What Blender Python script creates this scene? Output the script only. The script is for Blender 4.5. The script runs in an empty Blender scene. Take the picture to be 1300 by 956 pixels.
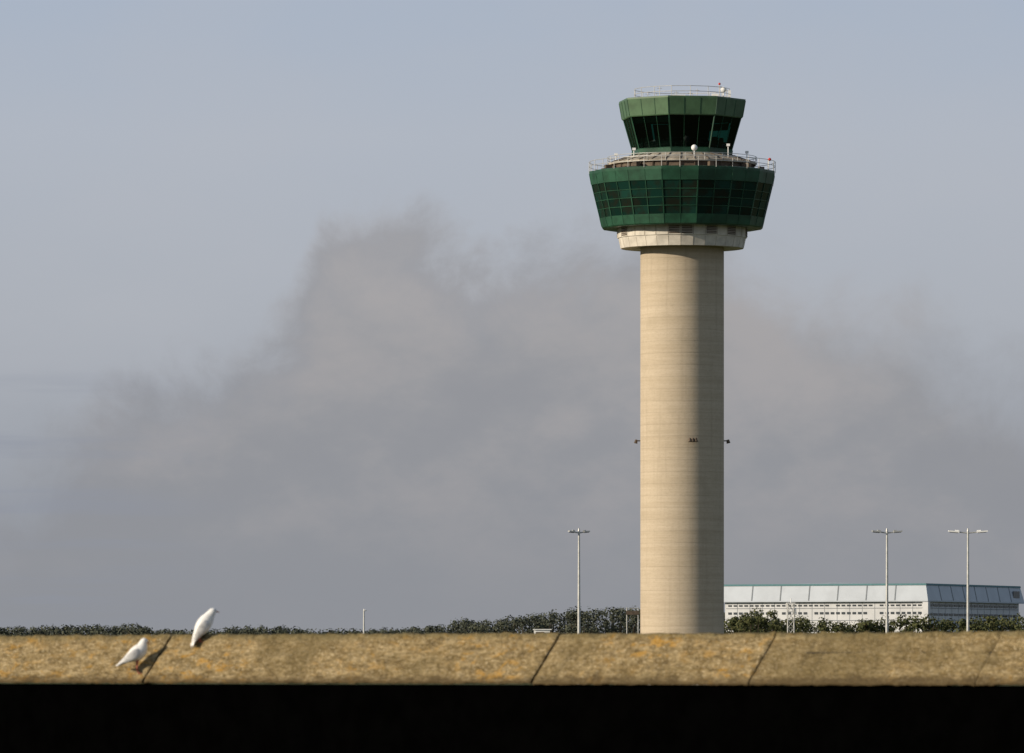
import bpy, math, random
from mathutils import Vector, Matrix, noise
random.seed(7)
R=math.radians
scene=bpy.context.scene
scene.view_settings.view_transform='Standard'
scene.view_settings.look='None'
scene.view_settings.exposure=0
COL=scene.collection

def lin(r,g,b):
    def f(c):
        c/=255.0
        return c/12.92 if c<=0.04045 else ((c+0.055)/1.055)**2.4
    return (f(r),f(g),f(b),1)

# ------------------------------------------------------------------ node helper
class NT:
    def __init__(s,tree): s.t=tree; s.n=tree.nodes; s.l=tree.links
    def new(s,typ,**kw):
        n=s.n.new(typ)
        for k,v in kw.items(): setattr(n,k,v)
        return n
    def plug(s,sock,v):
        if isinstance(v,bpy.types.NodeSocket): s.l.new(v,sock)
        elif v is not None: sock.default_value=v
    def math(s,op,a,b=None,c=None,clamp=False):
        n=s.new('ShaderNodeMath',operation=op,use_clamp=clamp)
        s.plug(n.inputs[0],a)
        if b is not None: s.plug(n.inputs[1],b)
        if c is not None: s.plug(n.inputs[2],c)
        return n.outputs[0]
    def mapr(s,v,a,b,c=0.0,d=1.0,smooth=True):
        n=s.new('ShaderNodeMapRange')
        n.interpolation_type='SMOOTHSTEP' if smooth else 'LINEAR'
        s.plug(n.inputs[0],v); s.plug(n.inputs[1],a); s.plug(n.inputs[2],b); s.plug(n.inputs[3],c); s.plug(n.inputs[4],d)
        return n.outputs[0]
    def mix(s,f,a,b,blend='MIX'):
        n=s.new('ShaderNodeMix',data_type='RGBA',blend_type=blend)
        s.plug(n.inputs[0],f); s.plug(n.inputs[6],a); s.plug(n.inputs[7],b)
        return n.outputs[2]
    def noise(s,vec,scale,detail=4,rough=0.55,dist=0.0):
        n=s.new('ShaderNodeTexNoise'); s.plug(n.inputs['Vector'],vec)
        n.inputs['Scale'].default_value=scale; n.inputs['Detail'].default_value=detail
        n.inputs['Roughness'].default_value=rough; n.inputs['Distortion'].default_value=dist
        return n.outputs['Fac']
    def comb(s,x,y,z):
        n=s.new('ShaderNodeCombineXYZ'); s.plug(n.inputs[0],x); s.plug(n.inputs[1],y); s.plug(n.inputs[2],z); return n.outputs[0]
    def mapping(s,vec,scale):
        n=s.new('ShaderNodeMapping'); s.plug(n.inputs[0],vec); n.inputs['Scale'].default_value=scale; return n.outputs[0]
    def ramp(s,f,stops):
        n=s.new('ShaderNodeValToRGB'); s.plug(n.inputs[0],f)
        cr=n.color_ramp
        while len(cr.elements)<len(stops): cr.elements.new(0.5)
        for e,(p,c) in zip(cr.elements,stops): e.position=p; e.color=c
        return n.outputs[0]

def material(name,base=(0.5,0.5,0.5),rough=0.7,spec=0.3,metal=0.0,var=0.12,vscale=2.0,build=None):
    m=bpy.data.materials.new(name); m.use_nodes=True
    t=NT(m.node_tree); t.n.clear()
    out=t.new('ShaderNodeOutputMaterial'); p=t.new('ShaderNodeBsdfPrincipled')
    t.l.new(p.outputs[0],out.inputs[0])
    p.inputs['Roughness'].default_value=rough; p.inputs['Specular IOR Level'].default_value=spec
    p.inputs['Metallic'].default_value=metal
    if build: build(t,p,out)
    else:
        tc=t.new('ShaderNodeTexCoord')
        f=t.noise(tc.outputs['Object'],vscale,4,0.6)
        a=tuple(c*(1-var) for c in base)+(1,); b=tuple(min(1,c*(1+var)) for c in base)+(1,)
        t.plug(p.inputs['Base Color'],t.mix(t.mapr(f,0.3,0.7),a,b))
    return m

# ------------------------------------------------------------------ mesh builder
class MB:
    def __init__(s): s.v=[];s.f=[];s.m=[];s.sm=[]
    def add(s,vs,fs,mi=0,smooth=False):
        o=len(s.v); s.v+= [tuple(v) for v in vs]
        for f in fs: s.f.append([o+i for i in f]); s.m.append(mi); s.sm.append(smooth)
    def box(s,c,size,rot=None,mi=0):
        hx,hy,hz=[a/2 for a in size]; c=Vector(c)
        vs=[Vector((x,y,z)) for x in(-hx,hx) for y in(-hy,hy) for z in(-hz,hz)]
        if rot is not None: vs=[rot@v for v in vs]
        s.add([v+c for v in vs],[(0,1,3,2),(4,6,7,5),(0,4,5,1),(2,3,7,6),(0,2,6,4),(1,5,7,3)],mi)
    def beam(s,p,q,w,d,out=Vector((0,0,1)),mi=0):
        p=Vector(p);q=Vector(q);z=(q-p).normalized(); x=z.cross(Vector(out))
        if x.length<1e-5: x=z.cross(Vector((1,0,0)))
        x.normalize(); y=x.cross(z)
        vs=[]
        for e in(p,q):
            for a,b in((-1,-1),(1,-1),(1,1),(-1,1)): vs.append(e+x*a*w/2+y*b*d/2)
        s.add(vs,[(0,1,2,3)[::-1],(4,5,6,7),(0,1,5,4),(1,2,6,5),(2,3,7,6),(3,0,4,7)],mi)
    def cyl(s,p,q,r1,r2=None,n=10,mi=0,smooth=True,cap=True):
        r2=r1 if r2 is None else r2
        p=Vector(p);q=Vector(q);z=(q-p).normalized(); x=z.orthogonal().normalized(); y=z.cross(x)
        vs=[];
        for e,r in((p,r1),(q,r2)):
            for i in range(n):
                a=2*math.pi*i/n; vs.append(e+x*math.cos(a)*r+y*math.sin(a)*r)
        s.add(vs,[(i,(i+1)%n,n+(i+1)%n,n+i) for i in range(n)],mi,smooth)
        if cap: s.add(vs,[tuple(range(n))[::-1],tuple(range(n,2*n))],mi)
    def loft(s,prof,n,ph=0.0,mi=0,smooth=False,capb=False,capt=False):
        # prof: [(radius,z)], angle measured from -Y towards +X
        vs=[]
        for r,z in prof:
            for i in range(n):
                a=ph+2*math.pi*i/n; vs.append((r*math.sin(a),-r*math.cos(a),z))
        fs=[]
        for k in range(len(prof)-1):
            for i in range(n): fs.append((k*n+i,k*n+(i+1)%n,(k+1)*n+(i+1)%n,(k+1)*n+i))
        if capb: fs.append(tuple(range(n))[::-1])
        if capt: fs.append(tuple(range((len(prof)-1)*n,len(prof)*n)))
        s.add(vs,fs,mi,smooth)
    def sphere(s,c,r,mi=0,nu=12,nv=8,sc=(1,1,1)):
        vs=[];c=Vector(c)
        for j in range(nv+1):
            t=math.pi*j/nv
            for i in range(nu):
                a=2*math.pi*i/nu; vs.append(c+Vector((r*sc[0]*math.sin(t)*math.cos(a),r*sc[1]*math.sin(t)*math.sin(a),r*sc[2]*math.cos(t))))
        s.add(vs,[(j*nu+i,(j+1)*nu+i,(j+1)*nu+(i+1)%nu,j*nu+(i+1)%nu) for j in range(nv) for i in range(nu)],mi,True)
    def obj(s,name,mats,parent=None,loc=(0,0,0),rot=(0,0,0)):
        me=bpy.data.meshes.new(name); me.from_pydata(s.v,[],s.f)
        for m in (mats if isinstance(mats,(list,tuple)) else [mats]): me.materials.append(m)
        me.polygons.foreach_set('material_index',s.m); me.polygons.foreach_set('use_smooth',s.sm)
        me.update()
        o=bpy.data.objects.new(name,me); COL.objects.link(o)
        o.location=loc; o.rotation_euler=rot
        if parent: o.parent=parent
        return o
def empty(name,loc=(0,0,0),rot=(0,0,0)):
    o=bpy.data.objects.new(name,None); COL.objects.link(o); o.location=loc; o.rotation_euler=rot; o.empty_display_size=0.5
    return o

# ------------------------------------------------------------------ materials
def concrete_shaft(t,p,out):
    tc=t.new('ShaderNodeTexCoord'); ob=tc.outputs['Object']
    lifts=t.noise(t.mapping(ob,(0.02,0.02,0.8)),1.0,3,0.6)
    fine=t.noise(t.mapping(ob,(0.18,0.18,5.0)),1.0,4,0.7)
    blot=t.noise(ob,0.35,6,0.65)
    grit=t.noise(t.mapping(ob,(3,3,7)),1.0,4,0.75)
    streak=t.noise(t.mapping(ob,(2.2,2.2,0.06)),1.0,5,0.6)
    c=t.ramp(t.mapr(lifts,0.3,0.7),[(0,(0.45,0.375,0.275,1)),(1,(0.51,0.43,0.325,1))])
    c=t.mix(t.math('MULTIPLY',t.mapr(fine,0.35,0.7),0.36),c,(0.35,0.28,0.195,1))
    c=t.mix(t.math('MULTIPLY',t.mapr(grit,0.45,0.7),0.28),c,(0.29,0.235,0.165,1))
    c=t.mix(t.math('MULTIPLY',t.mapr(blot,0.5,0.75),0.35),c,(0.33,0.275,0.195,1))
    c=t.mix(t.math('MULTIPLY',t.mapr(streak,0.5,0.8),0.40),c,(0.29,0.24,0.175,1))
    sep=t.new('ShaderNodeSeparateXYZ'); t.l.new(ob,sep.inputs[0])
    fr=t.math('FRACT',t.math('MULTIPLY',sep.outputs[2],1/1.25))
    joint=t.mapr(fr,0.0,0.06,1.0,0.0)
    c=t.mix(t.math('MULTIPLY',joint,0.22),c,(0.2,0.165,0.12,1))
    # darker zone just under the collar
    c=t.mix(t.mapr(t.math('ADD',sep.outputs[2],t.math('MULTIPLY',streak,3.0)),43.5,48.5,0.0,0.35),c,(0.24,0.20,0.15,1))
    t.plug(p.inputs['Base Color'],c)
    b=t.new('ShaderNodeBump'); b.inputs['Strength'].default_value=0.3; b.inputs['Distance'].default_value=0.04
    t.plug(b.inputs['Height'],t.math('SUBTRACT',t.math('ADD',fine,grit),joint)); t.l.new(b.outputs[0],p.inputs['Normal'])
M_shaft=material('board_marked_concrete',rough=0.9,spec=0.15,build=concrete_shaft)
M_collar=material('pale_concrete_panel',(0.56,0.52,0.45),0.75,0.2,var=0.18,vscale=0.8)
M_green=material('green_painted_metal',(0.015,0.062,0.035),0.38,0.45,var=0.3,vscale=0.7)
M_green2=material('pale_green_painted_metal',(0.056,0.112,0.056),0.45,0.4,var=0.2,vscale=0.6)
M_roof=material('weathered_roof_sheet',(0.34,0.30,0.24),0.8,0.2,var=0.35,vscale=0.9)
M_dark=material('dark_void',(0.02,0.02,0.02),0.8,0.1)
M_brown=material('brown_cladding_and_shade',(0.10,0.075,0.055),0.7,0.2,var=0.4,vscale=1.2)
M_galv=material('galvanised_steel',(0.45,0.45,0.43),0.45,0.5,0.3,var=0.15,vscale=3)
M_white=material('white_paint',(0.78,0.78,0.76),0.5,0.4,var=0.06,vscale=2)
M_red=material('red_lamp_plastic',(0.5,0.03,0.02),0.4,0.5)
def pane(t,p,out):
    g=t.new('ShaderNodeNewGeometry'); tc=t.new('ShaderNodeTexCoord')
    r=g.outputs['Random Per Island']
    n=t.noise(tc.outputs['Object'],0.5,4,0.6)
    c=t.ramp(r,[(0,(0.003,0.014,0.011,1)),(0.6,(0.005,0.026,0.020,1)),(1,(0.010,0.042,0.032,1))])
    c=t.mix(t.math('MULTIPLY',t.mapr(n,0.42,0.66),0.75),c,(0.014,0.012,0.008,1))  # brown noise patches paint reflections into the pane colour
    t.plug(p.inputs['Base Color'],c)
    t.plug(p.inputs['Roughness'],t.mapr(r,0,1,0.04,0.16))
M_pane=material('green_tinted_pane',rough=0.08,spec=0.2,build=pane)
def clearglass(t,p,out):
    t.n.remove(p)
    fr=t.new('ShaderNodeFresnel'); fr.inputs[0].default_value=1.4
    tr=t.new('ShaderNodeBsdfTransparent'); tr.inputs[0].default_value=(0.07,0.20,0.17,1)
    gl=t.new('ShaderNodeBsdfGlossy'); gl.inputs['Roughness'].default_value=0.03
    gl.inputs[0].default_value=(0.5,0.65,0.6,1)
    mx=t.new('ShaderNodeMixShader'); t.l.new(fr.outputs[0],mx.inputs[0]); t.l.new(tr.outputs[0],mx.inputs[1]); t.l.new(gl.outputs[0],mx.inputs[2])
    t.l.new(mx.outputs[0],out.inputs[0])
M_cabglass=material('cab_tinted_glass',build=clearglass)
M_inner=material('cab_interior_grey',(0.05,0.055,0.055),0.8,0.2)

# ------------------------------------------------------------------ control tower
TX,TY=18.0,720.0
tower=empty('control_tower',(TX,TY,0))
b=MB(); zs=[0.0]+[i*1.25 for i in range(1,38)]+[47.2]
b.loft([(4.42,z) for z in zs],96,0,0,True)
b.obj('shaft',M_shaft,tower)
b=MB(); b.loft([(6.2,0.0),(6.2,3.2),(6.0,3.35),(4.43,3.5)],24,0); b.obj('plinth',M_collar,tower)
b=MB()
for th in (12,93,-92,-170):
    a=R(th); d=Vector((math.sin(a),-math.cos(a),0)); s=Vector((math.cos(a),math.sin(a),0))
    c=d*4.42+Vector((0,0,25.9))
    b.beam(c-d*0.05,c+d*0.3,0.12,0.12)
    b.beam(c+d*0.3-s*0.42,c+d*0.3+s*0.42,0.07,0.07)
    for k in(-0.34,0.0,0.34):
        q=c+d*0.42+s*k
        b.cyl(q+Vector((0,0,0.12)),q+d*0.08-Vector((0,0,0.26)),0.12,0.18,8)
b.obj('shaft_floodlights',M_brown,tower)
PH=R(-14)
N16=16
b=MB()
b.loft([(4.43,46.35),(6.15,46.22),(6.5,46.22),(6.72,47.22),(6.72,47.3)],32,PH,0,capb=False)
b.loft([(6.72,47.3),(6.85,47.32),(6.85,48.6)],32,PH,0)
b.obj('collar',M_collar,tower)
b=MB()
for i in range(32):
    a=PH+2*math.pi*i/32; d=Vector((math.sin(a),-math.cos(a),0))
    b.beam(d*6.86+Vector((0,0,47.36)),d*6.86+Vector((0,0,48.4)),0.05,0.04,d,0)
    b.beam(d*6.49+Vector((0,0,46.24)),d*6.71+Vector((0,0,47.2)),0.04,0.04,d,0)
for i in (0,1,3,5,8,9,13,17,21,24,27):
    a0=PH+2*math.pi*i/32;a1=PH+2*math.pi*(i+1)/32
    p=Vector((math.sin(a0),-math.cos(a0),0))*6.9;q=Vector((math.sin(a1),-math.cos(a1),0))*6.9
    m=(p+q)/2; e=(q-p)*0.42
    for k in range(5):
        z=47.5+k*0.17
        b.beam(m-e+Vector((0,0,z)),m+e+Vector((0,0,z)),0.10,0.05,m.normalized(),1)
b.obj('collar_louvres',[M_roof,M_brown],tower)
b=MB()
b.loft([(6.0,48.36),(8.35,48.30),(8.48,48.30),(8.62,48.42),(8.84,49.37),(8.72,49.39)],N16,PH,0)
b.obj('lower_band',M_green,tower)
b=MB()
b.loft([(9.55,52.82),(9.74,52.86),(9.95,54.0),(9.98,54.28),(9.7,54.34),(9.5,54.2)],N16,PH,0)
b.obj('upper_band',M_green,tower)
def ringpt(r,z,i,n,frac=0.0):
    a0=PH+2*math.pi*i/n;a1=PH+2*math.pi*(i+1)/n
    p=Vector((math.sin(a0)*r,-math.cos(a0)*r,z));q=Vector((math.sin(a1)*r,-math.cos(a1)*r,z))
    return p.lerp(q,frac)
glass=MB();fr=MB()
z0,z1=49.37,52.84; r0,r1=8.80,9.66
ROWS=4;COLS=2
for i in range(N16):
    mid=ringpt(9,50,i,N16,0.5); nrm=Vector((mid.x,mid.y,-2.2)).normalized()
    for c in range(COLS):
        for k in range(ROWS):
            f0,f1=c/COLS,(c+1)/COLS; t0,t1=k/ROWS,(k+1)/ROWS
            tilt=random.uniform(-0.014,0.014)
            ps=[]
            for (ff,tt) in((f0,t0),(f1,t0),(f1,t1),(f0,t1)):
                ps.append(ringpt(r0+(r1-r0)*tt-0.03+(tilt if ff==f0 else -tilt)+random.uniform(-.006,.006),z0+(z1-z0)*tt,i,N16,ff))
            glass.add(ps,[(0,1,2,3)])
    for c in range(COLS):
        w=0.12 if c==0 else 0.07
        fr.beam(ringpt(r0,z0,i,N16,c/COLS),ringpt(r1,z1,i,N16,c/COLS),w,0.10,nrm)
    for k in range(1,ROWS):
        tt=k/ROWS; rr=r0+(r1-r0)*tt+0.004; z=z0+(z1-z0)*tt
        fr.beam(ringpt(rr,z,i,N16,0.02),ringpt(rr,z,i,N16,0.98),0.065,0.08,nrm)
    for ff in (0,0.5):
        fr.beam(ringpt(9.745,52.9,i,N16,ff),ringpt(9.955,54.0,i,N16,ff),0.05,0.05,nrm)
        fr.beam(ringpt(8.63,48.45,i,N16,ff),ringpt(8.845,49.35,i,N16,ff),0.05,0.05,nrm)
glass.obj('lower_glazing',M_pane,tower); fr.obj('lower_mullions',M_green,tower)
# deck and stepped roof between ring and cab
b=MB()
b.loft([(9.6,54.15),(8.0,54.35)],N16,PH,0)
b.loft([(8.0,54.35),(7.55,54.4),(7.5,55.0)],32,PH,1)  # dark brown band paints the shadow beneath the gantry ring
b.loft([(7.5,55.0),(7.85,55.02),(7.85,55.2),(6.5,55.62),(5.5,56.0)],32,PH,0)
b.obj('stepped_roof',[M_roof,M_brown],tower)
b=MB()
for i in range(32):
    b.beam(ringpt(7.87,55.22,i,32),ringpt(5.55,56.02,i,32),0.06,0.06)
for i in range(32):
    d=ringpt(1,0,i,32)
    b.box(d*7.6+Vector((0,0,54.72)),(0.12,0.12,0.55),None)
    if i%3==0: b.box(d*8.35+Vector((0,0,54.62)),(0.7,0.5,random.uniform(0.3,0.6)),Matrix.Rotation(math.atan2(d.y,d.x),3,'Z'))
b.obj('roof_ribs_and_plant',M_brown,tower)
b=MB()
n=48
for rad,za,zb,posts in((9.85,54.3,55.35,32),(7.9,55.2,55.85,24)):
    for lv in (zb,(za+zb)/2+0.05):
        for i in range(n):
            b.cyl(ringpt(rad,lv,i,n),ringpt(rad,lv,i+1,n),0.03,n=6)
    for i in range(posts):
        b.cyl(ringpt(rad,za-0.1,i,posts),ringpt(rad,zb,i,posts),0.03,n=6)
b.obj('walkway_railings',M_galv,tower)
b=MB()
b.sphere(ringpt(7.4,56.35,2,32),0.33); b.cyl(ringpt(7.4,55.3,2,32),ringpt(7.4,56.1,2,32),0.06)
for k,h in((29,0.9),(5,1.3),(8,0.8),(25,0.7)):
    p=ringpt(7.0,55.5,k,32); b.cyl(p,p+Vector((0,0,h)),0.05,n=6); b.box(p+Vector((0,0,h)),(0.35,0.3,0.25))
p=ringpt(9.95,54.4,7,32); b.cyl(p,p+Vector((0,0,0.9)),0.04)
b.obj('deck_antennas',M_white,tower)
b=MB(); b.sphere(p+Vector((0.1,0,0.95)),0.17); b.obj('obstruction_light',M_red,tower)
# upper cab
b=MB()
b.loft([(5.2,55.95),(5.42,55.98),(5.5,56.5),(5.3,56.52)],8,PH,0); b.obj('cab_sill',M_green,tower)
b=MB()
b.loft([(5.6,59.95),(6.48,59.9),(6.55,60.0),(6.86,61.72),(6.86,61.88),(6.6,61.92),(6.5,61.75)],8,PH,0)
b.loft([(6.55,61.7),(0.1,61.75)],8,PH,1)
b.obj('cab_fascia',[M_green2,M_roof],tower)
glass=MB();fr=MB()
z0,z1=56.5,59.97; r0,r1=5.36,6.38
for i in range(8):
    nrm=ringpt(1,0,i,8,0.5); nrm=Vector((nrm.x,nrm.y,-0.28)).normalized()
    for c in range(3):
        ps=[ringpt(r0-0.03,z0,i,8,c/3),ringpt(r0-0.03,z0,i,8,(c+1)/3),ringpt(r1-0.03,z1,i,8,(c+1)/3),ringpt(r1-0.03,z1,i,8,c/3)]
        glass.add(ps,[(0,1,2,3)])
        w=0.13 if c==0 else 0.03
        fr.beam(ringpt(r0,z0,i,8,c/3),ringpt(r1,z1,i,8,c/3),w,0.10 if c==0 else 0.05,nrm)
    fr.beam(ringpt(r0+0.02,z0+0.06,i,8,0.01),ringpt(r0+0.02,z0+0.06,i,8,0.99),0.12,0.1,nrm)
    for ff in(0,0.333,0.667):
        fr.beam(ringpt(6.565,60.02,i,8,ff),ringpt(6.87,61.7,i,8,ff),0.045,0.04,nrm,0)
glass.obj('cab_glazing',M_cabglass,tower); fr.obj('cab_mullions',M_green,tower)
b=MB()
b.loft([(0.1,56.3),(5.15,56.3)],8,PH)
b.loft([(0.1,59.8),(5.9,59.8)],8,PH)
b.loft([(1.5,56.3),(1.5,59.8)],12,PH)
b.loft([(4.0,56.3),(4.3,57.3),(4.9,57.35),(4.9,56.4)],8,PH)
for i in range(16):
    p=ringpt(4.2,57.6,i,16); b.box(p,(0.6,0.4,0.5),Matrix.Rotation(math.atan2(p.y,p.x)+1.57,3,'Z'))
b.obj('cab_interior',M_inner,tower)
b=MB()
for i in range(8):
    zb={0:57.2,3:59.0,4:57.6,5:59.2,7:59.2}.get(i,59.3)
    rb=r0+(r1-r0)*(zb-z0)/(z1-z0)-0.22
    b.add([ringpt(rb,zb,i,8,0.03),ringpt(rb,zb,i,8,0.97),ringpt(6.1,59.78,i,8,0.97),ringpt(6.1,59.78,i,8,0.03)],[(0,1,2,3)])
b.obj('cab_blinds',M_inner,tower)
b=MB()
for lv in(62.5,63.05):
    for i in range(16): b.cyl(ringpt(5.1,lv,i,16),ringpt(5.1,lv,i+1,16),0.03,n=6)
for i in range(16): b.cyl(ringpt(5.1,61.8,i,16),ringpt(5.1,63.05,i,16),0.032,n=6)
for (x,y,h,r) in((-2.4,-1,1.6,0.03),(-0.6,1,1.35,0.03),(1.6,0.5,1.5,0.03),(3.9,-1.8,1.7,0.05),(4.7,0.6,1.5,0.035),(-3.6,1.5,1.2,0.03),(0.8,-2,1.0,0.04)):
    b.cyl((x,y,61.7),(x,y,61.7+h),r,n=6)
    b.cyl((x-0.25,y,61.5+h),(x+0.25,y,61.5+h),0.025,n=5)
b.obj('roof_railing',M_galv,tower)
b=MB()
b.sphere((4.3,-2.4,62.85),0.3,sc=(1,0.7,1)); b.cyl((4.3,-2.4,61.7),(4.3,-2.4,62.7),0.06)
b.box((3.4,-2.6,62.1),(0.7,0.5,0.6)); b.box((-0.5,-2,62.05),(1.6,1.0,0.5)); b.box((4.95,-1.4,62.5),(0.3,0.3,0.7))
b.obj('roof_radome_and_boxes',M_white,tower)
b=MB(); b.sphere((3.9,-1.8,63.5),0.13); b.obj('roof_obstruction_light',M_red,tower)

# ------------------------------------------------------------------ foreground wall
def coping_mat(t,p,out):
    tc=t.new('ShaderNodeTexCoord'); ob=tc.outputs['Object']
    big=t.noise(ob,0.9,4,0.6)
    med=t.noise(t.mapping(ob,(2.6,6,6)),2.2,6,0.72)
    fine=t.noise(t.mapping(ob,(14,60,60)),1.0,4,0.8)
    speck=t.noise(t.mapping(ob,(40,85,85)),1.0,3,0.7)
    c=t.ramp(t.mapr(med,0.32,0.68),[(0,(0.130,0.092,0.040,1)),(0.45,(0.240,0.175,0.082,1)),(1,(0.37,0.285,0.155,1))])
    c=t.mix(t.math('MULTIPLY',t.mapr(fine,0.45,0.60),0.75),c,(0.080,0.055,0.024,1))
    c=t.mix(t.math('MULTIPLY',t.mapr(speck,0.54,0.66),0.85),c,(0.54,0.45,0.29,1))
    c=t.mix(t.math('MULTIPLY',t.mapr(big,0.48,0.66),0.55),c,(0.115,0.088,0.040,1))
    l=t.noise(t.mapping(ob,(2.0,3.5,3.5)),3.2,6,0.75,0.4)
    lm=t.math('MULTIPLY',t.mapr(l,0.52,0.62),t.mapr(big,0.58,0.40))
    c=t.mix(t.math('MULTIPLY',lm,0.62),c,(0.44,0.235,0.035,1))
    stain=t.noise(t.mapping(ob,(7,1.0,1.0)),1.3,4,0.6)
    c=t.mix(t.math('MULTIPLY',t.mapr(stain,0.56,0.72),0.45),c,(0.075,0.058,0.032,1))
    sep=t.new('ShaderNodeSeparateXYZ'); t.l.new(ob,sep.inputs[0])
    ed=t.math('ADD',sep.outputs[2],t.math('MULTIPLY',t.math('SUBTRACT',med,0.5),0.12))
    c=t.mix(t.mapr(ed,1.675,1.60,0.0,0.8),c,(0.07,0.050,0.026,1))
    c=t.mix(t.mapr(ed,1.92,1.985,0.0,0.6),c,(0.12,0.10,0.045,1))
    t.plug(p.inputs['Base Color'],c)
    bp=t.new('ShaderNodeBump'); bp.inputs['Strength'].default_value=0.9; bp.inputs['Distance'].default_value=0.012
    t.plug(bp.inputs['Height'],t.math('ADD',fine,t.math('MULTIPLY',med,1.5))); t.l.new(bp.outputs[0],p.inputs['Normal'])
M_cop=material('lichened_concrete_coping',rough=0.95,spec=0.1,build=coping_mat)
M_black=material('black_band_wall_face',(0.0007,0.0007,0.0007),1.0,0.0,var=0.3,vscale=4)  # near-black face made up to fill the black border band below the coping
wang=math.atan2(-7.2,8.12)
wall=empty('concrete_parapet_wall',(-4.33,57.6,0),(0,0,wang))
joints=[-14.9,-12.75,-10.6,-8.45,-6.3,-4.15,-2.15,2.019,6.285,8.483,10.65,12.8,14.95,17.1,19.25,21.4,23.5]
prof=[(0.13,1.60),(0.13,1.965),(0.115,1.98),(0.02,1.983),(0.0,1.976)]
for k in range(1,14):
    f=k/14; prof.append((0.0-0.33*f,1.976+(1.615-1.976)*f))
prof+=[(-0.33,1.612),(-0.336,1.60),(-0.33,1.585),(-0.28,1.583)]
for k in range(len(joints)-1):
    gap=0.026 if joints[k] in(2.019,6.285) else 0.013
    gap2=0.026 if joints[k+1] in(2.019,6.285) else 0.013
    a0=joints[k]+gap/2; a1=joints[k+1]-gap2/2
    near=joints[k+1]>-3 and joints[k]<14
    ns=int((a1-a0)/0.02) if near else 12
    dz=random.uniform(-0.006,0.006); dy=random.uniform(-0.005,0.005)
    vs=[];fs=[];m=len(prof)
    for i in range(ns+1):
        a=a0+(a1-a0)*i/ns
        e=0.012 if i in(0,ns) else 0
        for j,(y,z) in enumerate(prof):
            w=noise.noise(Vector((a*7,y*9,z*9)))*0.007+noise.noise(Vector((a*28,y*26,z*26)))*0.006
            if 2<=j<=5: w*=1.8
            vs.append((a,y+dy-w*0.4+e*0.5*(1 if y<0 else -1),z+dz+w-e*0.5))
    for i in range(ns):
        for j in range(m-1): fs.append((i*m+j,i*m+j+1,(i+1)*m+j+1,(i+1)*m+j))
    fs.append(tuple(range(m))[::-1]); fs.append(tuple(ns*m+j for j in range(m)))
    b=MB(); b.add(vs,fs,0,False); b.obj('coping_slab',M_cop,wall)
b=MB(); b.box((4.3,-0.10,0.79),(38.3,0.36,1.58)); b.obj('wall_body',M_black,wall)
b=MB(); b.box((4.3,-0.02,1.72),(38.3,0.22,0.22)); b.obj('joint_backing',M_dark,wall)

# ------------------------------------------------------------------ birds
def feather(t,p,out):
    tc=t.new('ShaderNodeTexCoord'); ob=tc.outputs['Object']
    n=t.noise(ob,30,4,0.6); n2=t.noise(t.mapping(ob,(20,20,60)),2,3,0.5)
    c=t.mix(t.mapr(n,0.4,0.75),(0.82,0.81,0.79,1),(0.66,0.65,0.63,1))
    t.plug(p.inputs['Base Color'],c)
    bp=t.new('ShaderNodeBump'); bp.inputs['Strength'].default_value=0.35; bp.inputs['Distance'].default_value=0.004
    t.plug(bp.inputs['Height'],n2); t.l.new(bp.outputs[0],p.inputs['Normal'])
M_feather=material('white_feathers',rough=0.85,spec=0.1,build=feather)
M_wing=material('pale_grey_wing_feathers',(0.60,0.59,0.58),0.85,0.1,var=0.2,vscale=40)
M_beak=material('pink_horn_beak',(0.55,0.30,0.22),0.5,0.3,var=0.1,vscale=50)
M_leg=material('coral_red_leg_skin',(0.42,0.12,0.08),0.6,0.3,var=0.2,vscale=60)
M_eye=material('dark_eye',(0.01,0.008,0.006),0.15,0.5)
def tube(b,pts,mi,n=14):
    P=[Vector(p[:3]) for p in pts]; vs=[]
    for k,p in enumerate(P):
        t=(P[min(k+1,len(P)-1)]-P[max(k-1,0)]).normalized()
        s=Vector((0,1,0)); u=t.cross(s).normalized()*-1
        s=u.cross(t).normalized()
        for i in range(n):
            a=2*math.pi*i/n; vs.append(p+s*math.cos(a)*pts[k][3]+u*math.sin(a)*pts[k][4])
    fs=[(k*n+i,k*n+(i+1)%n,(k+1)*n+(i+1)%n,(k+1)*n+i) for k in range(len(P)-1) for i in range(n)]
    fs.append(tuple(range(n))[::-1]); fs.append(tuple(range((len(P)-1)*n,len(P)*n)))
    b.add(vs,fs,mi,True)
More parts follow.
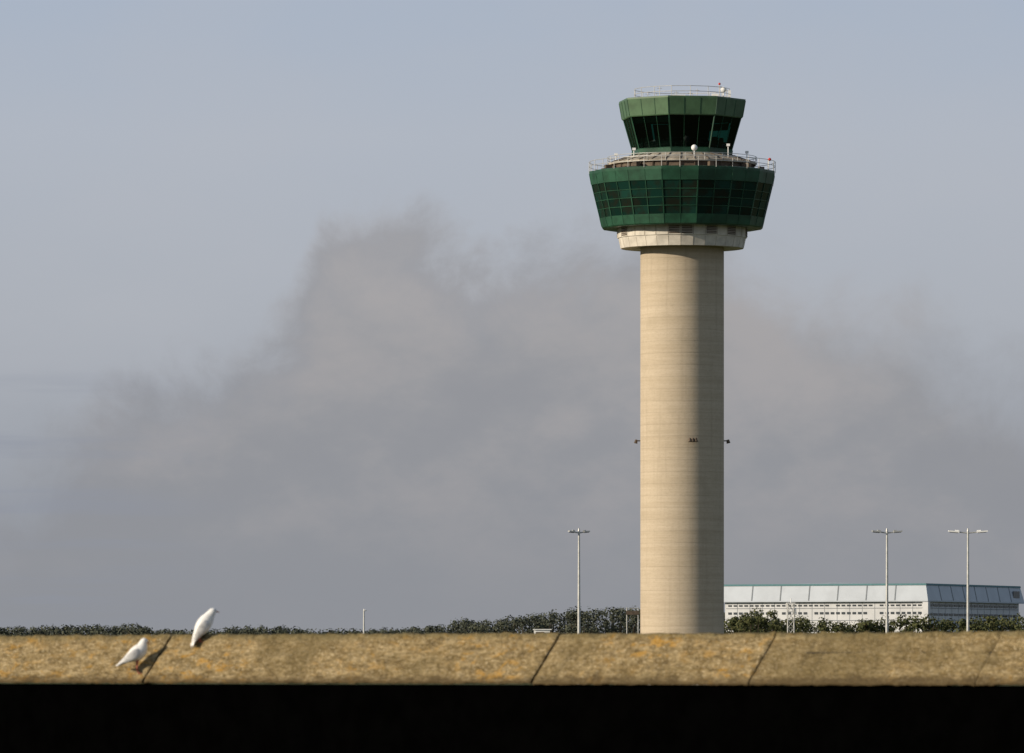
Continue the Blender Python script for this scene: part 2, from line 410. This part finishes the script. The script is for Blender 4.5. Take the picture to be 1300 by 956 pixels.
def bird(name,foot,face,body,beak,eye,legtop,wing):
    root=empty(name,foot,(0,0,face))
    b=MB(); tube(b,body,0,16); o=b.obj('body_and_head',[M_feather],root)
    sm=o.modifiers.new('s','SUBSURF'); sm.levels=1; sm.render_levels=2
    for sgn in(-1,1):
        b=MB()
        pts=[(x,sgn*(w),z,0.010 if 0<i<len(wing)-1 else 0.003,h) for i,(x,z,w,h) in enumerate(wing)]
        tube(b,pts,0,12)
        x,z,w,h=wing[-1]; x2,z2,w2,h2=wing[-3]
        for k in range(3):
            dx=(x-x2)*0.25*(k-1); dz=(z-z2)*0.25*(k-1)
            tube(b,[(x2,sgn*(w2+0.004),z2-0.006*k,0.003,0.012),((x+x2)/2,sgn*(w+0.006),(z+z2)/2-0.006*k,0.003,0.012),(x+dx,sgn*w,z+dz-0.004*k,0.001,0.004)],0,8)
        o=b.obj('wing',[M_wing],root); sm=o.modifiers.new('s','SUBSURF'); sm.levels=1; sm.render_levels=1
    b=MB(); x0,_,zz0,_,_=body[1]; x1,_,zz1,_,_=body[0]
    for k in range(5):
        a=(k-2)*0.10
        tube(b,[(x0+0.01,a*0.12,zz0,0.012,0.004),(x1,a*0.28,zz1,0.013,0.003),(x1+(x1-x0)*0.45,a*0.42,zz1+(zz1-zz0)*0.45,0.009,0.002)],0,8)
    b.obj('tail_feathers',[M_feather],root)
    b=MB(); tube(b,beak,0,8); b.sphere((beak[0][0]-0.002,0,beak[0][2]+0.006),0.006); b.obj('beak',[M_beak],root)
    b=MB()
    for s in(-1,1): b.sphere((eye[0],s*eye[1],eye[2]),0.0045)
    b.obj('eyes',[M_eye],root)
    b=MB()
    for s in(-1,1):
        y=s*0.02; k=((legtop[0]*0.4)-0.012,y,0.035)
        b.cyl((legtop[0],y,legtop[1]),k,0.011,0.005,8); b.cyl(k,(0,y,0.004),0.005,0.004,8)
        for a,l in((-0.5,0.026),(0,0.032),(0.5,0.026),(math.pi,0.016)):
            b.cyl((0,y,0.005),(math.cos(a)*l,y+math.sin(a)*l,0.001),0.004,0.002,6)
    b.obj('legs_and_feet',[M_leg],root)
    return root
def wallpt(a,w):
    t=Vector((math.cos(wang),math.sin(wang),0)); nn=Vector((math.sin(wang),-math.cos(wang),0))
    z=1.98-max(0,w)*(0.365/0.33)
    p=Vector((-4.33,57.6,0))+t*a+nn*w; p.z=z; return p
bird('white_dove',wallpt(2.40,0.05),R(12),
 [(-0.062,0,-0.012,0.018,0.006),(-0.045,0,0.030,0.026,0.014),(-0.020,0,0.070,0.042,0.036),(0.008,0,0.108,0.054,0.058),(0.034,0,0.147,0.056,0.064),(0.060,0,0.185,0.049,0.058),(0.082,0,0.217,0.035,0.041),(0.098,0,0.240,0.031,0.035),(0.112,0,0.257,0.029,0.033),(0.130,0,0.258,0.019,0.022),(0.140,0,0.255,0.006,0.008)],
 [(0.135,0,0.255,0.007,0.008),(0.152,0,0.250,0.005,0.005),(0.164,0,0.242,0.001,0.001)],
 (0.122,0.024,0.264),(0.01,0.075),
 [(0.066,0.178,0.040,0.016),(0.045,0.158,0.054,0.038),(0.010,0.112,0.058,0.042),(-0.025,0.060,0.045,0.030),(-0.050,0.012,0.026,0.014),(-0.064,-0.022,0.018,0.004)])
bird('white_dove',wallpt(1.93,0.285),R(8),
 [(-0.165,0,0.080,0.020,0.006),(-0.130,0,0.097,0.028,0.014),(-0.090,0,0.122,0.042,0.034),(-0.050,0,0.148,0.056,0.056),(-0.012,0,0.172,0.058,0.066),(0.016,0,0.200,0.050,0.060),(0.030,0,0.230,0.037,0.043),(0.036,0,0.254,0.032,0.036),(0.046,0,0.274,0.030,0.033),(0.062,0,0.270,0.019,0.021),(0.070,0,0.260,0.006,0.008)],
 [(0.066,0,0.262,0.007,0.008),(0.080,0,0.252,0.005,0.005),(0.090,0,0.240,0.001,0.001)],
 (0.054,0.024,0.279),(-0.015,0.115),
 [(0.014,0.190,0.044,0.018),(-0.015,0.178,0.056,0.040),(-0.060,0.148,0.060,0.042),(-0.105,0.116,0.046,0.028),(-0.145,0.094,0.026,0.014),(-0.175,0.078,0.016,0.004)])

# ------------------------------------------------------------------ street lamps
def lamp(x,y,h,arm,az,mhead,base=0.13,name='street_lamp',heads=2):
    root=empty(name,(x,y,0),(0,0,az))
    b=MB(); b.cyl((0,0,0),(0,0,0.05),0.28,n=12); b.cyl((0,0,0.05),(0,0,1.4),base*1.25,base*1.2,12)
    b.cyl((0,0,1.4),(0,0,h),base,base*0.55,12); b.cyl((0,0,h),(0,0,h+0.22),0.10,0.05,10)
    b.obj('column',M_galv,root)
    b=MB()
    sides=(-1,1) if heads==2 else (1,)
    for s in sides:
        b.cyl((0,0,h-0.12),(s*arm*0.5,0,h-0.04),0.05,0.045,8)
    b.obj('arms',M_galv,root)
    b=MB()
    for s in sides:
        rot=Matrix.Rotation(-s*R(5),3,'Y')
        b.box((s*arm*0.72,0,h-0.01),(arm*0.56,0.36,0.10),rot); b.box((s*arm*0.72,0,h-0.075),(arm*0.42,0.28,0.05),rot,1)
        b.box((s*arm*0.55,0,h+0.06),(arm*0.2,0.2,0.08),rot)
    b.obj('luminaires',[mhead,M_dark],root)
lamp(4.92,500,11.85,0.80,R(20),M_galv)
lamp(27.55,500,11.85,1.12,R(10),M_galv)
lamp(33.5,500,11.85,1.45,R(0),M_white)
lamp(-21.76,1000,10.4,0.5,R(60),M_white,0.2,heads=1)
root=empty('antenna_mast',(40.97,1000,0))
b=MB()
for sx in(-0.5,0.5):
    for sy in(-0.5,0.5): b.cyl((sx,sy,0),(sx*0.9,sy*0.9,11.4),0.09,0.07,6)
for k in range(9):
    z=0.6+k*1.2
    for (p,q) in(((-.5,-.5),(.5,-.5)),((.5,-.5),(.5,.5)),((.5,.5),(-.5,.5)),((-.5,.5),(-.5,-.5))):
        b.cyl((p[0],p[1],z),(q[0],q[1],z+1.2),0.05,n=5); b.cyl((p[0],p[1],z),(q[0],q[1],z),0.05,n=5)
b.obj('lattice',M_galv,root)
b=MB(); b.box((0,0,11.45),(1.3,1.2,0.12)); b.box((-.5,0,11.1),(0.5,0.6,0.6)); b.box((.6,0,10.3),(0.4,0.5,0.9)); b.cyl((0,0,11.4),(0,0,12.2),0.06); b.obj('antenna_panels',M_white,root)
root=empty('sign_gantry',(15.94,900,0))
b=MB(); b.cyl((-0.75,0,0),(-0.75,0,9.9),0.08,0.06); b.cyl((0.75,0,0),(0.75,0,9.9),0.08,0.06); b.cyl((-0.9,0,9.8),(0.9,0,9.8),0.06); b.obj('frame',M_galv,root)
b=MB(); b.box((0,-0.1,9.2),(1.7,0.08,0.5)); b.obj('sign_panel',M_brown,root)

# ------------------------------------------------------------------ shed with white roof monitor
root=empty('airport_shed',(4.4,1000,0))
b=MB()
b.box((0,0,2.4),(8,10,4.8)); 
b.add([(-4.3,-5.3,4.8),(4.3,-5.3,4.8),(0,-5.3,6.3),(-4.3,5.3,4.8),(4.3,5.3,4.8),(0,5.3,6.3)],[(0,1,2),(3,5,4),(0,2,5,3),(1,4,5,2),(0,3,4,1)],1)
b.box((0,-5.02,1.9),(3.4,0.06,3.8),None,2)
b.obj('shed_shell',[M_collar,M_roof,M_dark],root)
b=MB(); b.box((0,0,6.75),(2.3,9,1.5)); b.box((0.05,0,7.56),(2.7,9.4,0.12)); b.box((-0.3,-4.52,6.9),(1.2,0.05,0.6),None,1); b.obj('roof_monitor',[M_white,M_brown],root)

# ------------------------------------------------------------------ hangar
hangar=empty('aircraft_hangar',(91.1,1500,0),(0,0,0))
ex=Vector((-math.cos(R(25)),math.sin(R(25)),0)); ey=Vector((math.sin(R(25)),math.cos(R(25)),0))
W1,W2=48.0,58.0
def H(x,y,z): v=ex*x+ey*y; return (v.x,v.y,z)
M_clad=material('white_profiled_cladding',(0.54,0.55,0.56),0.6,0.3,var=0.07,vscale=0.3)
M_fas=material('pale_blue_grey_fascia',(0.44,0.48,0.53),0.6,0.3,var=0.06,vscale=0.25)
M_clad2=material('light_grey_cladding',(0.36,0.39,0.42),0.6,0.3,var=0.08,vscale=0.3)
M_teal=material('teal_trim',(0.03,0.13,0.15),0.5,0.3)
M_win=material('dark_window_glass',(0.05,0.06,0.07),0.25,0.4)
M_seam=material('cladding_seam',(0.22,0.24,0.26),0.7,0.2)
b=MB()
b.add([H(0,0,0),H(W1,0,0),H(W1,W2,0),H(0,W2,0),H(0,0,17),H(W1,0,17),H(W1,W2,17),H(0,W2,17)],
      [(0,1,5,4),(1,2,6,5),(2,3,7,6),(3,0,4,7)],0)
b.obj('walls',M_clad,hangar)
def fring(o,z): return [H(-o,-o,z),H(W1+o,-o,z),H(W1+o,W2+o,z),H(-o,W2+o,z)]
b=MB()
b.add(fring(-0.3,16.7)+fring(1.0,16.7)+fring(1.0,17.0)+fring(0.25,20.3)+fring(0.15,20.32),
  [(k*4+i,k*4+(i+1)%4,(k+1)*4+(i+1)%4,(k+1)*4+i) for k in range(4) for i in range(4)],0)
b.obj('roof_fascia',M_fas,hangar)
b=MB(); b.add(fring(0.38,20.3)+fring(0.30,20.7)+fring(0.0,20.7)+fring(0.0,20.4),
  [(k*4+i,k*4+(i+1)%4,(k+1)*4+(i+1)%4,(k+1)*4+i) for k in range(3) for i in range(4)],0); b.obj('teal_eaves_trim',M_teal,hangar)
b=MB(); b.add(fring(0.05,20.35)+[H(W1/2,6,21.1),H(W1/2,W2-6,21.1)],[(0,1,4),(1,2,5,4),(2,3,5),(3,0,4,5)]); b.obj('roof',M_clad2,hangar)
b=MB()
for k in range(1,7):
    x=W1*k/7; b.beam(H(x,-1.03,17.0),H(x,-0.28,20.3),0.24,0.1,-ey)
for k in range(1,8):
    y=W2*k/8; b.beam(H(-1.03,y,17.0),H(-0.28,y,20.3),0.28,0.1,-ex)
for x in [3*i for i in range(1,16)]: b.beam(H(x,-0.02,1),H(x,-0.02,16.6),0.07,0.05,-ey)
for y in [4*i for i in range(1,14)]: b.beam(H(-0.02,y,1),H(-0.02,y,16.6),0.08,0.05,-ex)
for z in(12.6,15.3): 
    b.beam(H(0.3,-0.05,z),H(W1-0.3,-0.05,z),0.12,0.1,-ey)
    b.beam(H(-0.05,0.3,z),H(-0.05,W2-0.3,z),0.12,0.1,-ex)
b.obj('cladding_seams',M_seam,hangar)
b=MB()
for z,hh in((15.9,0.35),(14.2,0.5),(9.0,0.5),(5.5,0.5)):
    for i in range(36):
        if random.random()<0.12: continue
        x=0.9+i*1.3; b.box(H(x+0.4,-0.06,z),(0.8,0.1,hh),Matrix.Rotation(R(-25),3,'Z'))
for z in(15.9,13.9,11.0,7):
    for i in range(18):
        y=2+i*3.1; b.box(H(-0.06,y+1,z),(0.1,2.5,0.5),Matrix.Rotation(R(-25),3,'Z'))
b.obj('windows',M_win,hangar)
b=MB(); b.box(H(-0.75,W2-3.5,18.7),(0.1,4.0,1.6),Matrix.Rotation(R(-25),3,'Z')); b.obj('sign_board',M_win,hangar)
b=MB(); b.box(H(-0.4,-0.4,8.3),(1.3,1.3,16.6),Matrix.Rotation(R(-25),3,'Z')); b.obj('corner_pier',M_clad,hangar)

# ------------------------------------------------------------------ vegetation
def leafmat(name,d,l,w,mm=0.45):
    def bld(t,p,out):
        g=t.new('ShaderNodeNewGeometry'); tc=t.new('ShaderNodeTexCoord')
        n=t.noise(tc.outputs['Object'],0.12,3,0.5)
        c=t.ramp(g.outputs['Random Per Island'],[(0,d),(0.55,l),(1,w)])
        c=t.mix(t.math('MULTIPLY',t.mapr(n,0.4,0.65),mm),c,d)
        t.plug(p.inputs['Base Color'],c)
    return material(name,rough=0.8,spec=0.1,build=bld)
M_leafA=leafmat('haze_tinted_oak_foliage',(0.056,0.064,0.050,1),(0.072,0.080,0.056,1),(0.088,0.090,0.060,1))  # distance haze mixed into the leaf colours as grey
M_leafB=leafmat('olive_foliage',(0.040,0.050,0.022,1),(0.075,0.083,0.034,1),(0.115,0.11,0.045,1))
M_bark=material('bark',(0.07,0.055,0.04),0.9,0.1,var=0.3,vscale=3)
def tree_into(b,x,y,h,rw,nl,leaf,soft=0.5):
    trunk=h*0.3
    b.cyl((x,y,-0.1),(x+random.uniform(-.3,.3),y,trunk),h*0.028,h*0.018,6,1)
    lobes=[]
    for k in range(random.randint(7,10)):
        a=random.uniform(0,6.283); rr=rw*random.uniform(0.15,0.75); zz=h*random.uniform(0.45,0.9)
        sz=rw*random.uniform(0.32,0.50)*(1.15-0.5*max(0,zz/h-0.5))
        zz=min(zz,h-sz*0.85)
        lobes.append((x+rr*math.cos(a),y+rr*math.sin(a),zz,sz))
    lobes.append((x+random.uniform(-.1,.1)*rw,y,h-rw*0.4,rw*0.42))
    for (lx,ly,lz,s) in lobes[:6]:
        b.cyl((x,y,trunk*0.85),(lx,ly,lz),h*0.012,h*0.004,5,1)
    per=nl//len(lobes)
    for (lx,ly,lz,s) in lobes:
        for i in range(per):
            u=random.uniform(-1,1);a=random.uniform(0,6.283);r=s*random.uniform(0.6,1.08); q=math.sqrt(1-u*u)
            c=Vector((lx+r*q*math.cos(a),ly+r*q*math.sin(a),lz+r*u*0.85))
            nrm=(Vector((q*math.cos(a),q*math.sin(a),u+0.2))+Vector((random.uniform(-1,1),random.uniform(-1,1),random.uniform(-1,1)))*soft).normalized()
            t1=nrm.orthogonal().normalized(); t2=nrm.cross(t1); an=random.uniform(0,3.14)
            e1=(t1*math.cos(an)+t2*math.sin(an))*leaf*random.uniform(0.5,1.1); e2=(t2*math.cos(an)-t1*math.sin(an))*leaf*random.uniform(0.35,0.8)
            b.add([c-e1,c-e2*0.9,c+e1,c+e2],[(0,1,2,3)])
def interp(pts,x):
    if x<=pts[0][0]: return pts[0][1]
    for (a,ya),(c,yc) in zip(pts,pts[1:]):
        if x<=c: return ya+(yc-ya)*(x-a)/(c-a)
    return pts[-1][1]
prof1=[(-400,12.9),(-135,13.6),(-98,13.8),(-92,12.7),(-78,12.2),(-70,13.2),(-62,13.5),(-54,12.6),(-30,12.8),(-20,13.9),(-14,15.2),(-5,14.9),(0,16.4),(10,17.1),(20,18.4),(34,18.4),(60,17),(80,15.5),(140,15),(400,14)]
b=MB()
x=-230.0
while x<230:
    vis=-140<x<45
    for row in range(3 if vis else 2):
        hh=interp(prof1,x)*random.uniform(0.96,1.02)-row*0.1
        tree_into(b,x+random.uniform(-1.2,1.2),1760+row*30+random.uniform(-8,8),hh,random.uniform(3.2,5.0),420 if vis else 120,0.42 if vis else 0.9,0.4)
    x+=random.uniform(2.4,3.4) if vis else 5
b.obj('distant_tree_line',[M_leafA,M_bark])
prof2=[(30,11.7),(44,12.6),(58,12.6),(66,12.1),(80,12.9),(90,12.6),(100,13.3),(115,12.9),(160,13)]
b=MB(); x=36.0
while x<175:
    for row in range(2):
        hh=interp(prof2,x)*random.uniform(0.94,1.05)-0.2
        tree_into(b,x+random.uniform(-1,1),1370+row*25+random.uniform(-5,5),hh,random.uniform(2.6,3.8),420 if x<115 else 150,0.38,0.5)
    x+=random.uniform(2.0,3.0)
b.obj('hangar_tree_belt',[M_leafB,M_bark])
for (px,h,rw) in((42.8,12.2,2.6),(45.1,13.4,3.0),(47.5,12.8,2.4),(41.0,11.6,2.1)):
    b=MB(); tree_into(b,0,0,h,rw,1400,0.28,0.5)
    b.obj('broadleaf_tree',[M_leafB,M_bark],None,(px,1250+random.uniform(-8,8),0))

# ------------------------------------------------------------------ ground + road
def grass(t,p,out):
    tc=t.new('ShaderNodeTexCoord'); n=t.noise(tc.outputs['Object'],0.02,6,0.6); n2=t.noise(tc.outputs['Object'],1.5,5,0.7)
    c=t.mix(t.mapr(n,0.35,0.65),(0.055,0.075,0.028,1),(0.11,0.11,0.05,1))
    c=t.mix(t.math('MULTIPLY',n2,0.4),c,(0.05,0.055,0.02,1)); t.plug(p.inputs['Base Color'],c)
M_grass=material('dry_grass',rough=0.95,spec=0.05,build=grass)
M_asph=material('asphalt',(0.05,0.05,0.05),0.9,0.2,var=0.2,vscale=1.5)
b=MB(); S=12000; n=24
vs=[(-S+2*S*i/n,-S+2*S*j/n,0) for j in range(n+1) for i in range(n+1)]
b.add(vs,[(j*(n+1)+i,j*(n+1)+i+1,(j+1)*(n+1)+i+1,(j+1)*(n+1)+i) for j in range(n) for i in range(n)]); b.obj('ground',M_grass)
b=MB(); b.add([(-300,505,0.02),(300,505,0.02),(300,518,0.02),(-300,518,0.02)],[(0,1,2,3)],0)
for k in range(-49,50): b.add([(k*6,511.4,0.03),(k*6+3,511.4,0.03),(k*6+3,511.6,0.03),(k*6,511.6,0.03)],[(0,1,2,3)],1)
b.box((0,504.9,0.06),(600,0.15,0.12),None,2); b.box((0,518.1,0.06),(600,0.15,0.12),None,2)
b.obj('road',[M_asph,M_white,M_collar])

# ------------------------------------------------------------------ sun
EL,AZ=R(18),R(67)
S=Vector((-math.sin(AZ)*math.cos(EL),-math.cos(AZ)*math.cos(EL),math.sin(EL)))
sd=bpy.data.lights.new('sun','SUN'); sd.energy=4.9; sd.angle=R(0.5); sd.color=(1.0,0.875,0.70)
so=bpy.data.objects.new('sun',sd); COL.objects.link(so); so.rotation_euler=S.to_track_quat('Z','Y').to_euler()

# ------------------------------------------------------------------ world / sky
w=bpy.data.worlds.new('World'); scene.world=w; w.use_nodes=True
t=NT(w.node_tree); t.n.clear()
out=t.new('ShaderNodeOutputWorld'); bg=t.new('ShaderNodeBackground'); bg.inputs[1].default_value=0.1
t.l.new(bg.outputs[0],out.inputs[0])
sky=t.new('ShaderNodeTexSky'); sky.sky_type='NISHITA'; sky.sun_disc=False; sky.sun_elevation=EL; sky.sun_rotation=R(247)
sky.air_density=1.2; sky.dust_density=2.0
tc=t.new('ShaderNodeTexCoord'); sep=t.new('ShaderNodeSeparateXYZ'); t.l.new(tc.outputs['Generated'],sep.inputs[0])
az=t.math('ARCTAN2',sep.outputs[0],sep.outputs[1]); el=t.math('ARCSINE',sep.outputs[2])
u=t.math('MULTIPLY',az,8.64); v=t.math('MULTIPLY',el,8.64)
uv=t.comb(u,v,0.0)
fc=t.new('ShaderNodeFloatCurve'); t.plug(fc.inputs['Value'],t.math('DIVIDE',t.math('ADD',u,0.8),1.6,clamp=True))
cm=fc.mapping; cur=cm.curves[0]
bp=[(-.8,.22),(-.65,.25),(-.57,.30),(-.52,.365),(-.46,.38),(-.40,.375),(-.35,.41),(-.28,.46),(-.23,.56),(-.16,.595),(-.09,.555),(-.03,.52),(.05,.555),(.12,.585),(.22,.58),(.32,.56),(.4,.51),(.5,.475),(.57,.44),(.65,.39),(.8,.33)]
pts=[((a+.8)/1.6,bb) for a,bb in bp]
cur.points[0].location=pts[0]; cur.points[1].location=pts[-1]
for p in pts[1:-1]: cur.points.new(*p)
cm.update()
n1=t.noise(uv,7.0,8,0.62,0.25)
nn=t.math('MULTIPLY',t.math('SUBTRACT',n1,0.5),0.30)
d=t.math('ADD',t.math('SUBTRACT',fc.outputs[0],v),nn)
soft=t.mapr(u,-0.1,0.5,0.07,0.16)
soft=t.math('ADD',soft,t.mapr(u,-0.5,-0.65,0.0,0.10))
mask=t.mapr(d,-0.04,soft)
rimdark=t.math('MULTIPLY',mask,t.math('SUBTRACT',1.0,t.mapr(d,0.03,0.15)))
rimdark=t.math('MULTIPLY',rimdark,t.mapr(u,0.0,0.3,1.0,0.2))
vf=t.math('DIVIDE',v,0.9,clamp=True)
def L(r,g,b,k=10): c=lin(r,g,b); return (c[0]*k,c[1]*k,c[2]*k,1)
def ramp10(f,stops):
    o=t.ramp(f,[(p,lin(*c)) for p,c in stops])
    n=t.new('ShaderNodeVectorMath',operation='SCALE'); t.l.new(o,n.inputs[0]); n.inputs[3].default_value=10.0; return n.outputs[0]
clear=ramp10(vf,[(0,(143,147,155)),(0.3,(157,162,171)),(0.5,(172,177,186)),(0.75,(176,183,195)),(1,(167,180,199))])
cloud=ramp10(vf,[(0,(142,145,152)),(0.25,(146,148,154)),(0.45,(154,154,158)),(0.65,(166,165,168)),(1,(176,176,181))])
i1=t.noise(t.comb(u,t.math('MULTIPLY',v,1.6),9.1),3.8,6,0.58)
cl=t.mix(t.mapr(i1,0.42,0.66,0.0,0.55),cloud,L(173,168,168))
cl=t.mix(t.mapr(i1,0.52,0.32,0.0,0.6),cl,L(142,144,151))
cl=t.mix(t.math('MULTIPLY',rimdark,0.6),cl,L(146,149,157))
cl=t.mix(t.mapr(v,0.30,0.08,0.0,0.85),cl,cloud)
st=t.noise(t.comb(t.math('MULTIPLY',u,0.8),t.math('MULTIPLY',v,12.0),1.3),2.2,4,0.6)
stm=t.math('MULTIPLY',t.mapr(st,0.45,0.70),t.mapr(u,-0.3,-0.6,0.0,0.5))
stm=t.math('MULTIPLY',stm,t.mapr(v,0.42,0.30,0.0,1.0))
vis=t.mix(t.math('MULTIPLY',mask,0.92),clear,cl)
# broad faint veil variation in the high sky, thin streaks low on the left
veil=t.noise(t.comb(u,t.math('MULTIPLY',v,1.8),4.4),2.0,5,0.55)
vis=t.mix(t.math('MULTIPLY',t.mapr(veil,0.4,0.7,0.0,0.28),t.math('SUBTRACT',1.0,mask)),vis,L(182,185,193))
vis=t.mix(stm,vis,L(143,149,163))
haze=t.mapr(el,R(7),R(35),0.97,0.25)
fin=t.mix(haze,sky.outputs[0],vis)
t.l.new(fin,bg.inputs[0])

# ------------------------------------------------------------------ camera
cd=bpy.data.cameras.new('camera'); cam=bpy.data.objects.new('camera',cd); COL.objects.link(cam)
cam.location=(0,0,1.7); cam.rotation_euler=(R(90),0,0)
cd.sensor_width=36; cd.lens=36*8640/1300; cd.shift_y=372/1300
cd.clip_start=0.5; cd.clip_end=40000
cd.dof.use_dof=True; cd.dof.focus_distance=720; cd.dof.aperture_fstop=11
scene.camera=cam
